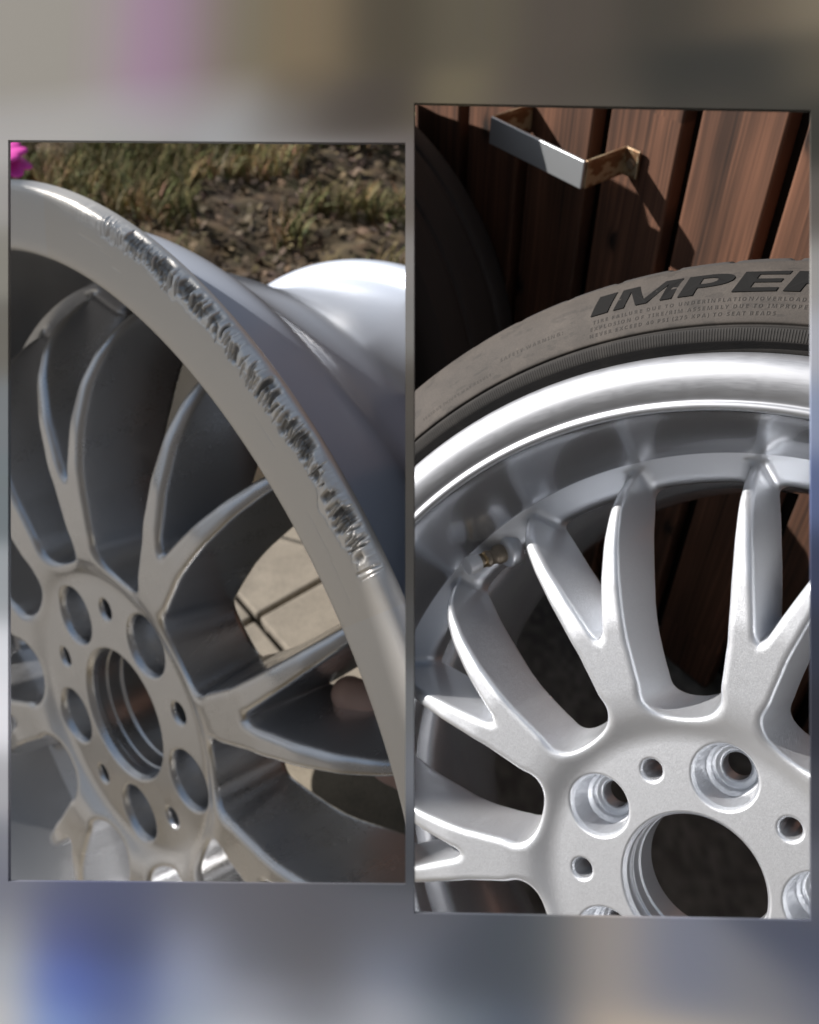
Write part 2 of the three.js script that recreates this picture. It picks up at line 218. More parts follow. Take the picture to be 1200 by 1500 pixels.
function outline(x, y) { // x out along the spoke, one tenth of the wheel
  y = Math.abs(y); let leg = 1; for (let i = 0; i < 6; i++) leg = Math.min(leg, seg(x, y, Q[i], Q[i + 1]));
  const stem = seg(x, y, [0.05, 0, 0.0086], [0.12, 0, 0.0092]), disc = Math.hypot(x, y) - 0.0818, c = Math.cos(S36), n = Math.sin(S36);
  const next = seg(x * c + y * n, y * c - x * n, [0.05, 0, 0.0086], [0.12, 0, 0.0092]);
  return smin(smin(smin(stem, leg, 0.007), next, 0.044), disc, 0.017);
}
function body(x, y, z) {
  const r = Math.hypot(x, y); let a = Math.atan2(y, x); a -= Math.round(a / S36) * S36;
  const t = Math.max(zt(r) - z, 0), d = outline(r * Math.cos(a), r * Math.sin(a)) - 0.11 * t - 0.0008;
  let s = smax(smax(d, (z - zt(r)) * (r > 0.2 ? 0.75 : 1), 0.0038), zb(r) - z, 0.003);
  const rg = smax(smax(0.2085 - r, z + 0.0372 + (0.2233 - r) * 0.75, 0.004), -0.064 - z, 0.003);
  return r > 0.17 ? smin(s, rg, 0.007) : s;
}
const lugR = (z) => poly([[-0.045, 0.0072], [-0.0262, 0.0073], [-0.0255, 0.0112], [-0.0215, 0.0119], [-0.0185, 0.0141], [-0.003, 0.0156], [0.001, 0.0172]], z);
const smallR = (z) => poly([[-0.05, 0.0046], [-0.002, 0.0052], [0.001, 0.0066]], z);
const boreR = (z) => poly([[-0.05, 0.034], [-0.0205, 0.0342], [-0.02, 0.0352], [-0.0125, 0.0352], [-0.012, 0.0368], [-0.0075, 0.0368], [-0.007, 0.0356], [-0.003, 0.0358], [0.001, 0.0382]], z);
function hubField(x, y, z) {
  const r = Math.hypot(x, y); let s = body(x, y, z), a = Math.atan2(y, x);
  if (r < 0.0815) {
    const k = Math.round(a / S36), odd = ((k % 2) + 2) % 2, dx = x - 0.06 * Math.cos(k * S36), dy = y - 0.06 * Math.sin(k * S36);
    const a2 = a - Math.round(a / (2 * S36)) * 2 * S36, lx = r * Math.cos(a2) - 0.06, ly = r * Math.sin(a2);
    s = smax(s, lugR(z) - Math.hypot(lx, ly), 0.0012);
    if (odd) s = smax(s, smallR(z) - Math.hypot(dx, dy), 0.0012);
    s = smax(s, boreR(z) - r, 0.0008);
  }
  return s;
}
const R0 = 0.0835, R1 = 0.2246;
const spokeGeo = (() => { const n = [126, 97, 66]; return meshField(n, (i, j, k) => { const r = lerp(R0, R1, i / (n[0] - 1)), a = lerp(-S36 / 2, S36 / 2, j / (n[1] - 1)), z = lerp(-0.068, 0.0135, k / (n[2] - 1)); return [r * Math.cos(a), r * Math.sin(a), z]; }, body); })();
const hubGeo = (() => { const n = [64, 193, 66]; return meshField(n, (i, j, k) => { const r = lerp(0.032, R0, i / (n[0] - 1)), a = lerp(-S36, S36, j / (n[1] - 1)), z = lerp(-0.068, 0.0135, k / (n[2] - 1)); return [r * Math.cos(a), r * Math.sin(a), z]; }, hubField); })();
const lipProf = chaikin([[0.2645, 0.0105], [0.2672, 0.0105], [0.2688, 0.0135], [0.2688, 0.018], [0.267, 0.0225], [0.2625, 0.0262], [0.2565, 0.0276], [0.251, 0.0268], [0.2475, 0.025], [0.2455, 0.0236], [0.2443, 0.0236], [0.2433, 0.0247], [0.2415, 0.0247], [0.2402, 0.0235], [0.2396, 0.0215]], 2);
const lipFlat = chaikin([[0.2645, 0.0195], [0.2668, 0.019], [0.2682, 0.0203], [0.2685, 0.0222], [0.2676, 0.0256], [0.2662, 0.0272], [0.2635, 0.0278], [0.25, 0.0277], [0.2435, 0.0275], [0.241, 0.0268], [0.2398, 0.0245]], 2);
const barrelIn = chaikin([[0.2397, 0.0225], [0.2391, 0.02], [0.2365, 0.013], [0.232, -0.005], [0.2275, -0.024], [0.2242, -0.0345], [0.2232, -0.037], [0.2238, -0.04], [0.2238, -0.064], [0.218, -0.078], [0.207, -0.095], [0.205, -0.14], [0.207, -0.172], [0.213, -0.19]], 2);
const barrelOut = chaikin([[0.213, -0.19], [0.2185, -0.1922], [0.2235, -0.193], [0.2248, -0.1905], [0.2243, -0.186], [0.221, -0.183], [0.2145, -0.181], [0.2115, -0.175], [0.2108, -0.15], [0.2125, -0.12], [0.2185, -0.095], [0.226, -0.075], [0.2295, -0.058], [0.2335, -0.045], [0.24, -0.034], [0.249, -0.022], [0.2515, -0.008], [0.2515, 0.01], [0.2535, 0.0165], [0.257, 0.0188], [0.2645, 0.0195]], 2);

function buildWheel(key, name, label, group) {
  const p = POSE[key], root = thing(name, label, 'wheel', group), mat = poseMatrix(p);
  mat.decompose(root.position, root.quaternion, root.scale); root.updateMatrixWorld(true);
  const add = (n, geo, m, ang = 0, parent = root) => { const w = root.matrixWorld.clone().multiply(new THREE.Matrix4().makeRotationZ(ang)), g = cut(geo, w, p.side); if (!g) return null; const q = part(n, g, m, parent); q.rotation.z = ang; return q; };
  for (let k = 0; k < 10; k++) add('spoke', spokeGeo, key === 'left' ? M.shadedSilver : M.silver, p.ph + k * S36);
  const hubs = []; for (let k = 0; k < 5; k++) hubs.push(hubGeo.clone().rotateZ(p.ph + k * 2 * S36));
  add('hub', mergeGeometries(hubs), key === 'left' ? M.shadedSilver : M.silver);
  return { root, add, p };
}
const L = buildWheel('left', 'bare_wheel_rim', 'bare silver cross-spoke wheel rim with a scraped edge and no tyre, left opening');
const R = buildWheel('right', 'car_wheel', 'silver cross-spoke car wheel with its tyre fitted, leaning by the brown fence');
// right wheel
R.add('rim_lip', turned(lipProf, ring(360)), M.polished);
R.add('rim_barrel', turned([...barrelIn, ...barrelOut.slice(1)], ring(240)), M.barrel);
// left wheel: the lip carries the kerb damage
{
  const angOf = (px, py) => { const q = hitWheel(POSE.left, px, py, 0.023); return Math.atan2(q.y, q.x); };
  const a0 = angOf(594, 905), a1 = angOf(20, 275), aa = angOf(545, 850), ab = angOf(165, 322), ac = angOf(100, 278);
  const mid = (t) => lerp(aa, ab, t);
  seed = 31; const nicks = [], span = ab - aa;
  const dens = (t) => 0.25 + 0.75 * sst(0.38, 0.58, fbm(t * 22 + 3, 4.4, 4096, 71));
  for (let i = 0; i < 400; i++) { const t = rnd(), big = rnd() < 0.12 + 0.25 * sst(0.5, 0.6, t) * (1 - sst(0.8, 0.9, t)), reach = fbm(t * 16 + 9, 2.2, 4096, 73); if (rnd() > dens(t) * 0.75) continue; nicks.push({ a: aa + t * span, w: rr(0.0004, 0.0009) * (big ? rr(1.6, 2.8) : 1), d: rr(0.0003, 0.0011) * (big ? 2 : 1.1) * (t > 0.06 && t < 0.88 ? 1 : 0.5), r0: 0.2642 - 0.006 * reach + rr(-0.0012, 0.0014), r1: rr(0.2648, 0.2676), sk: rr(-0.45, 0.15) }); }
  for (let i = 0; i < 60; i++) { const t = rnd(); nicks.push({ a: lerp(ab, ac, t), w: rr(0.0004, 0.0012), d: rr(0.00006, 0.0002) * (1 - t * 0.6), r0: rr(0.26, 0.2625), r1: 0.2655, sk: 0 }); }
  const scrapes = []; for (let i = 0; i < 46; i++) { const a = aa + rr(-0.05, 1.1) * span; scrapes.push({ a, b: a + rr(0.015, 0.09), r: rr(0.2595, 0.2672) - (i % 6 === 0 ? 0.008 : 0), w: rr(0.00015, 0.00035), d: rr(0.00006, 0.0002), s: rr(-0.01, 0.01) }); }
  nicks.sort((x, y) => x.a - y.a);
  const lo = Math.min(aa, ac), hi = Math.max(aa, ac);
  const wob = (a, s) => noise(a * 160, s, 4096, 9);
  const disp = (a, i, l, q) => {
    if (a < lo - 0.05 || a > hi + 0.05 || q[0] < 0.2485 || q[1] < 0.0222) return 0;
    let d = 0; const r = q[0];
    for (const n of nicks) { const da = (a - n.a) * 0.262 + n.sk * (r - 0.261); if (Math.abs(da) > n.w) continue; const e = 0.5 + 0.5 * Math.cos(Math.PI * da / n.w), f = sst(n.r0, n.r0 + 0.0012, r) * (1 - sst(n.r1, n.r1 + 0.0014, r)); d = Math.min(d, -n.d * Math.pow(e, 0.7) * f); }
    for (const n of scrapes) { if (a < n.a || a > n.b) continue; const e = Math.abs(r - n.r - n.s * (a - n.a)); if (e < n.w) d -= n.d * (1 - e / n.w) * sst(n.a, n.a + 0.008, a) * (1 - sst(n.b - 0.008, n.b, a)); }
    const inside = sst(lo - 0.01, lo + 0.02, a) * (1 - sst(ab - 0.1, ab + 0.1, a));
    const edge = 0.2615 + 0.005 * (fbm(a * 26, 3.1, 4096, 4) - 0.5) - 0.0035 * sst(0.55, 0.68, fbm(a * 13, 1.7, 4096, 6));
    d -= inside * (0.00018 * sst(edge, edge + 0.0003, r) + 0.0003 * (fbm(a * 260, r * 500, 8192, 14) - 0.4) * sst(0.2615, 0.263, r));
    d += inside * 0.0007 * (fbm(a * 70, 8.2, 4096, 17) - 0.6) * sst(0.265, 0.267, r);
    d -= inside * 0.0011 * sst(0.55, 0.7, fbm(a * 46, 5.5, 4096, 19)) * sst(0.2635, 0.2662, r);
    return d * sst(0.0222, 0.0248, q[1]);
  };
  const fine = ring(2200, lo - 0.04, hi + 0.04), rest = ring(150, hi + 0.04, lo - 0.04 + Math.PI * 2);
  const dense = []; for (let i = 0; i < lipFlat.length - 1; i++) { const a = lipFlat[i], b = lipFlat[i + 1], l = Math.hypot(a[0] - b[0], a[1] - b[1]), n = Math.max(1, Math.ceil(l / 0.0004)); for (let k = 0; k < n; k++) dense.push([lerp(a[0], b[0], k / n), lerp(a[1], b[1], k / n)]); } dense.push(lipFlat[lipFlat.length - 1]);
  const g1 = turned(dense, fine, { disp }), g2 = turned(dense, rest);
  for (const g of [g1, g2]) { const n = g.attributes.position.count, c = new Float32Array(n * 3).fill(1); if (g === g1) for (let v = 0; v < n; v++) { const e = -disp(fine[Math.floor(v / dense.length)], 0, 0, dense[v % dense.length]), k = 1 + 0.22 * sst(0.00008, 0.0002, e) - 0.78 * sst(0.0004, 0.0014, e); c.set([k, k * 0.98, k * 0.95], v * 3); } g.setAttribute('color', new THREE.BufferAttribute(c, 3)); }
  const lip = L.add('rim_lip', mergeGeometries([g1, g2]), M.lipScraped); lip.userData.label = 'rim lip with torn and gouged edge';
}
L.add('inner_barrel', turned(barrelIn, ring(240)), M.dullBarrel);
L.add('outer_barrel', turned(barrelOut, ring(240)), M.barrelOuter);

// tyre of the right wheel
const wallProf = [[0.2655, 0.0085], [0.268, 0.0115], [0.2705, 0.0135], [0.2728, 0.0142], [0.2736, 0.0166], [0.2745, 0.0174], [0.2802, 0.0174], [0.2812, 0.0166], [0.2816, 0.0142], [0.2826, 0.0138], [0.2834, 0.0148], [0.2846, 0.0148], [0.287, 0.0142], [0.293, 0.0125], [0.3, 0.0095], [0.307, 0.0055], [0.3125, 0.001], [0.317, -0.0045]];
const wallZ = (r) => poly(wallProf.slice(10), r);
{
  const tyre = R.root, font = await new FontLoader().loadAsync('fonts/droid/droid_sans_bold.typeface.json');
  const th0 = (() => { const q = hitWheel(POSE.right, 866, 464, wallZ(0.301)); return Math.atan2(q.y, q.x); })();
  const ts = th0 + 1.0, SP = 1.7, CW = 2048, CH = 256, rA = 0.2645, rB = 0.3205;
  const cv = document.createElement('canvas'); cv.width = CW; cv.height = CH; const c = cv.getContext('2d');
  c.fillStyle = '#fff'; c.fillRect(0, 0, CW, CH);
  const X = (th) => (ts - th) / SP * CW, Y = (r) => CH - (r - rA) / (rB - rA) * CH, mm = CW / (SP * 0.29 * 1000);
  const put = (s, th, r, h, sp, shade) => { c.save(); c.translate(X(th), Y(r)); c.font = 'bold 40px sans-serif'; c.fillStyle = shade; const vs = h * CH / 56 / 29; c.scale(vs * 1.15 * (mm / (CH / 56)) , vs); let x = 0; for (const ch of s) { c.fillText(ch, x, 0); x += c.measureText(ch).width * sp + 2; } c.restore(); };
  const ta = (px, py, r) => { const q = hitWheel(POSE.right, px, py, wallZ(r)); return Math.atan2(q.y, q.x); };
  const t1 = ta(868, 472, 0.295);
  put('TIRE FAILURE DUE TO UNDERINFLATION/OVERLOADING', t1, 0.2945, 2.0, 1.25, '#6d6d6d');
  put('EXPLOSION OF TIRE/RIM ASSEMBLY DUE TO IMPROPER MOUNTING', t1 + 0.006, 0.2908, 2.0, 1.25, '#6d6d6d');
  put('NEVER EXCEED 40 PSI (275 KPA) TO SEAT BEADS', t1 + 0.008, 0.2871, 2.0, 1.25, '#6d6d6d');
  const t2 = ta(735, 536, 0.295);
  put('SAFETY WARNING:', t2, 0.2945, 2.2, 1.2, '#8a8a8a'); put('SERIOUS INJURY MAY RESULT', t2 + 0.2, 0.2895, 1.8, 1.2, '#a0a0a0');
  for (let i = 0; i < CW; i += 3) { c.fillStyle = i % 6 ? '#777' : '#fff'; c.fillRect(i, Y(0.2803), 2, Y(0.2744) - Y(0.2803)); }
  const px = c.getImageData(0, 0, CW, CH).data;
  const shade = (x, y) => px[(y * CW + x) * 4] / 255;
  const dusty = tex(CW, CH, (u, v, i, j) => {
    const s = shade(i, CH - 1 - j), r = rA + (rB - rA) * v, low = 1 - sst(0.2815, 0.2838, r), n = fbm(u * 40, v * 6, 40, 33), f = h2(i, j, 35), st = fbm(u * 9, v * 2, 9, 37);
    const g = lerp(0.26, 0.115, low) + 0.07 * (n - 0.5) + 0.05 * (st - 0.5) + 0.03 * Math.sin(r * 9000) * sst(0.284, 0.286, r) * (r < 0.3 ? 0.4 : 1) + 0.07 * (f - 0.5) - 0.035 * sst(0.62, 0.7, fbm(u * 60, v * 20, 60, 39)) * (1 - low) + 0.025 * sst(0.66, 0.72, fbm(u * 50, v * 3, 50, 45)), k = g * (0.35 + 0.65 * s); return [k * 0.98, k * 0.9, k * 0.83];
  });
  const relief = tex(CW, CH, (u, v, i, j) => { const g = shade(i, CH - 1 - j) * 0.6 + 0.2 * fbm(u * 90, v * 12, 90, 41); return [1 - g, 1 - g, 1 - g]; }, false);
  for (const t of [dusty, relief]) t.wrapT = THREE.ClampToEdgeWrapping;
  const wm = new THREE.MeshStandardMaterial({ map: dusty, bumpMap: relief, bumpScale: 0.0006, roughness: 0.78 });
  const uvOf = (a, r) => [(ts - a) / SP, (r - rA) / (rB - rA)];
  const dense = chaikin(wallProf, 1);
  const T = new THREE.Group(); T.name = 'tyre'; tyre.add(T);
  R.add('sidewall', turned(dense.slice().reverse(), ring(360), { uvOf }), wm, 0, T);
  const treadP = []; for (const q of chaikin([[0.3165, -0.004], [0.319, -0.0085], [0.3215, -0.016], [0.3225, -0.03], [0.3235, -0.1], [0.322, -0.17], [0.316, -0.195], [0.29, -0.205], [0.24, -0.2]], 2)) treadP.push(q);
  R.add('tread', turned(treadP.reverse(), ring(900), { disp: (a, i, l, q) => { const k = ((a * 33 / Math.PI) % 1 + 1) % 1, g = sst(0.0, 0.05, k) * (1 - sst(0.1, 0.15, k)); return q[0] > 0.31 ? -0.004 * g * sst(-0.006, -0.012, q[1]) : 0; } }), M.rubber, 0, T);
  // raised black lettering
  const letters = [], word = 'IMPERIAL'; let adv = 0; const cap = 0.0112, sizeF = cap / 0.72, wide = 2.35, rb = 0.2995;
  for (const ch of word) {
    const g = ch === 'I' ? new THREE.BoxGeometry(0.004, cap, 0.0004, 1, 4, 1).translate(0.002, cap / 2, 0.0002) : new TextGeometry(ch, { font, size: sizeF, depth: 0.0004, curveSegments: 6, bevelEnabled: false }); g.computeBoundingBox(); const bb = g.boundingBox;
    const fineG = g.index ? g.toNonIndexed() : g, p = fineG.attributes.position;
    const gap = 0.0032, wd = ch === 'I' ? 0.0095 : (bb.max.x - bb.min.x) * (ch === 'M' ? 1.95 : wide);
    for (let i = 0; i < p.count; i++) { const yy = p.getY(i) / (bb.max.y) * cap, xx = adv + (p.getX(i) - bb.min.x) / (bb.max.x - bb.min.x) * wd + yy * 0.42, r = rb + yy, a = th0 - xx / 0.3; p.setXYZ(i, r * Math.cos(a), r * Math.sin(a), wallZ(r) + 0.0001 + p.getZ(i)); }
    fineG.deleteAttribute('normal'); fineG.computeVertexNormals(); adv += wd + gap;
    letters.push(fineG);
  }
  for (const g of letters) R.add('letter', g, M.blackRubber, 0, T);
}
// valve
{
  const p = POSE.right, b = hitWheel(p, 742, 808, -0.046), t = hitWheel(p, 686, 829, -0.0235), dir = t.clone().sub(b), len = dir.length(), q = new THREE.Quaternion().setFromUnitVectors(new THREE.Vector3(0, 1, 0), dir.clone().normalize());
  const lathe = (pts) => new THREE.LatheGeometry(chaikin(pts, 1).map((a) => new THREE.Vector2(a[0], a[1])), 32);
  const put = (n, g, m, par = R.root) => { const o = part(n, g, m, par); if (par === R.root) { o.position.copy(b); o.quaternion.copy(q); } return o; };
  const v = put('valve_stem', lathe([[0, -0.004], [0.0055, -0.004], [0.0055, 0.002], [0.0062, 0.003], [0.0062, 0.0075], [0.0048, 0.0085], [0.0048, 0.0125], [0.0054, 0.013], [0.0054, 0.0155], [0.0036, 0.017], [0.0036, len * 0.8], [0, len * 0.8]]), M.darkMetal);
  put('grommet', lathe([[0.0055, 0.003], [0.0098, 0.002], [0.0105, -0.001], [0.0105, -0.008], [0.0, -0.008]]), M.silver);
  const nut = part('nut', new THREE.CylinderGeometry(0.0052, 0.0052, 0.0028, 6), M.brass, v); nut.position.y = 0.0165;
  put('valve_cap', lathe([[0, len * 0.72], [0.0054, len * 0.72], [0.0058, len * 0.76], [0.0058, len * 1.0], [0.005, len * 1.04], [0, len * 1.05]]), M.cap);
}

// ---------------------------------------------------------------- right opening: slab, fence, bracket, dark tyre
const SR = 1, NF = new THREE.Vector3(-0.788, 0, 0.616).normalize(), TF = new THREE.Vector3(0.616, 0, 0.788).normalize(), PF = new THREE.Vector3(0, EYE, 0).addScaledVector(NF, -0.62 * SR), SLAB = EYE - 0.845 * SR;
const woodMap = (k) => tex(128, 1024, (u, v, i, j) => {
  const kn = (cx, cy, s) => Math.exp(-(((u - cx) / 0.07) ** 2 + ((v - cy) / 0.012) ** 2) * s); let w = 0; for (const [cx, cy] of [[0.3 + 0.2 * (k % 2), 0.16 + 0.13 * k], [0.7, 0.55 + 0.1 * k], [0.42, 0.83 - 0.04 * k]]) w += kn(cx, cy, 1);
  const x = u + 0.05 * (fbm(u * 2, v * 6, 6, 50 + k) - 0.5) + 0.1 * w, g = fbm(x * 34, v * 3, 102, 60 + k, 3), f = fbm(x * 60, v * 10, 120, 70 + k, 2), big = fbm(u * 2, v * 5, 5, 80 + k);
  const s = 0.41 + 0.24 * (g - 0.5) + 0.14 * (f - 0.5) + 0.3 * (big - 0.5) - 0.3 * Math.min(1, w); return [s * 0.86, s * 0.595, s * 0.455];
});
{
  const slab = struct('concrete_slab', new THREE.BoxGeometry(1.6, 0.6, 2.4), new THREE.MeshStandardMaterial({ map: tex(256, 256, (u, v, i, j) => { const g = 0.45 + 0.2 * (fbm(u * 12, v * 12, 12, 91) - 0.5) + 0.14 * (h2(i, j, 92) - 0.5); return [g, g * 0.98, g * 0.93]; }), roughness: 1 }));
  slab.position.set(0.803, SLAB - 0.3, -0.6);
  const f = thing('wooden_fence', 'reddish brown vertical board fence with dark gaps behind the tyred wheel', 'fence');
  const gaps = [-0.795, -0.706, -0.618, -0.528, -0.438, -0.349, -0.26, -0.17, -0.08, 0.01, 0.1, 0.19, 0.28, 0.37, 0.46, 0.55, 0.64, 0.73, 0.82].map((s) => s * SR), mats = [0, 1, 2, 3].map((k) => { const m = woodMap(k); return new THREE.MeshStandardMaterial({ map: m, bumpMap: m, bumpScale: 0.0006, roughness: 0.62 }); });
  const turn = Math.atan2(NF.x, NF.z), hgt = 1.0, gw = 0.0155;
  gaps.slice(0, -1).forEach((s, i) => {
    const w = gaps[i + 1] - s - gw, g = new RoundedBoxGeometry(w, hgt, 0.018, 2, 0.003), p = g.attributes.position, u = g.attributes.uv; for (let k = 0; k < u.count; k++) u.setXY(k, p.getX(k) / w + 0.5 + i * 0.13, p.getY(k) / 0.8 + i * 0.31);
    const c = PF.clone().addScaledVector(TF, (s + gaps[i + 1]) / 2).addScaledVector(NF, -0.009 + 0.0012 * ((i * 7) % 3 - 1)); c.y = SLAB + hgt / 2 + 0.004;
    const m = new THREE.Matrix4().makeRotationY(turn).setPosition(c); g.applyMatrix4(m); const q = cut(g, new THREE.Matrix4(), 1); if (q) part(numbered('fence_board'), q, mats[i % 4], f);
  });
  const bw = gaps[gaps.length - 1] - gaps[0] + 0.05, bg = new THREE.BoxGeometry(bw, hgt, 0.012), bc = PF.clone().addScaledVector(TF, (gaps[0] + gaps[gaps.length - 1]) / 2 + 0.02).addScaledVector(NF, -0.034); bc.y = SLAB + hgt / 2 + 0.004;
  bg.applyMatrix4(new THREE.Matrix4().makeRotationY(turn).setPosition(bc)); part('backing_board', cut(bg, new THREE.Matrix4(), 1), new THREE.MeshStandardMaterial({ color: new THREE.Color(0.02, 0.016, 0.013), roughness: 0.9 }), f);
  const side = new THREE.Shape([[-1.0, -0.84], [-1.0, -0.362], [-0.981, -0.35], [-0.869, -0.254], [-0.828, -0.229], [-0.815, -0.26], [-0.79, -0.34], [-0.69, -0.37], [-0.62, -0.5], [-0.6, -0.84]].map((q) => new THREE.Vector2(...q)));
  const sg = new THREE.ExtrudeGeometry(side, { depth: 0.005, bevelEnabled: false }); sg.rotateY(-Math.PI / 2); sg.translate(0.0028, EYE, 0);
  part('shade_fin', sg, new THREE.MeshStandardMaterial({ color: new THREE.Color(0.03, 0.023, 0.018), roughness: 0.9 }), f);  // added edge-on fin, outlined to cast the shadow on the fence
  // bracket
  const pf2 = PF.clone().addScaledVector(NF, 0.052), a = onPlane(719, 190, NF, pf2), b = onPlane(855, 257, NF, pf2), ax = b.clone().sub(a), len = ax.length(), up = NF.clone().cross(ax).normalize();
  const br = thing('metal_bracket', 'galvanised metal strap bracket fixed across the brown fence boards', 'bracket'); br.position.copy(a); br.quaternion.setFromRotationMatrix(new THREE.Matrix4().makeBasis(ax.clone().normalize(), up, NF));
  const hh = 0.024, galv = new THREE.MeshStandardMaterial({ color: new THREE.Color(0.62, 0.65, 0.67), metalness: 0.75, roughness: 0.38 }), gold = new THREE.MeshStandardMaterial({ map: tex(64, 64, (u, v) => { const n = sst(0.46, 0.66, fbm(u * 4, v * 4, 4, 121)); return [lerp(0.78, 0.55, n), lerp(0.72, 0.42, n), lerp(0.6, 0.31, n)]; }), metalness: 0.6, roughness: 0.45 });
  const box = (n, w, h, d, x, y, z, m) => { const o = part(n, new RoundedBoxGeometry(w, h, d, 2, 0.0011), m, br); o.position.set(x, y, z); return o; };
  box('strap', len, hh, 0.003, len / 2, 0, 0, galv);
  for (const x of [0, len]) { box('leg', 0.003, hh, 0.048, x, 0, -0.0255, gold); box('foot', 0.016, hh, 0.003, x + (x ? 0.0075 : -0.0075), 0, -0.0495, gold); const s = part('screw', new THREE.CylinderGeometry(0.004, 0.0045, 0.003, 12).rotateX(Math.PI / 2), M.darkMetal, br); s.position.set(x + (x ? 0.009 : -0.009), 0, -0.047); }
  // tyre standing in the dark corner
  const c = onPlane(410, 490, NF, PF.clone().addScaledVector(NF, 0.16)), o = thing('spare_tyre', 'black tyre standing in deep shade against the left end of the fence', 'tyre'); o.position.copy(c);
  o.quaternion.setFromUnitVectors(new THREE.Vector3(0, 0, 1), NF.clone().add(new THREE.Vector3(0.25, 0.12, 0.1)).normalize()); o.updateMatrixWorld(true);
  const wall = turned(chaikin([[0.18, 0.05], [0.185, 0.07], [0.2, 0.078], [0.203, 0.074], [0.225, 0.078], [0.228, 0.074], [0.245, 0.068], [0.256, 0.055]], 1).reverse(), ring(120)), tr = turned(chaikin([[0.2555, 0.0555], [0.26, 0.04], [0.26, 0.026], [0.256, 0.025], [0.256, 0.02], [0.26, 0.019], [0.26, -0.019], [0.256, -0.02], [0.256, -0.025], [0.26, -0.026], [0.255, -0.055], [0.23, -0.075], [0.18, -0.06]], 1).reverse(), ring(120));
  o.scale.setScalar(1.15); o.updateMatrixWorld(true);
  part('sidewall', cut(wall, o.matrixWorld, 1), M.rubber, o); part('tread', cut(tr, o.matrixWorld, 1), M.rubber, o);
}

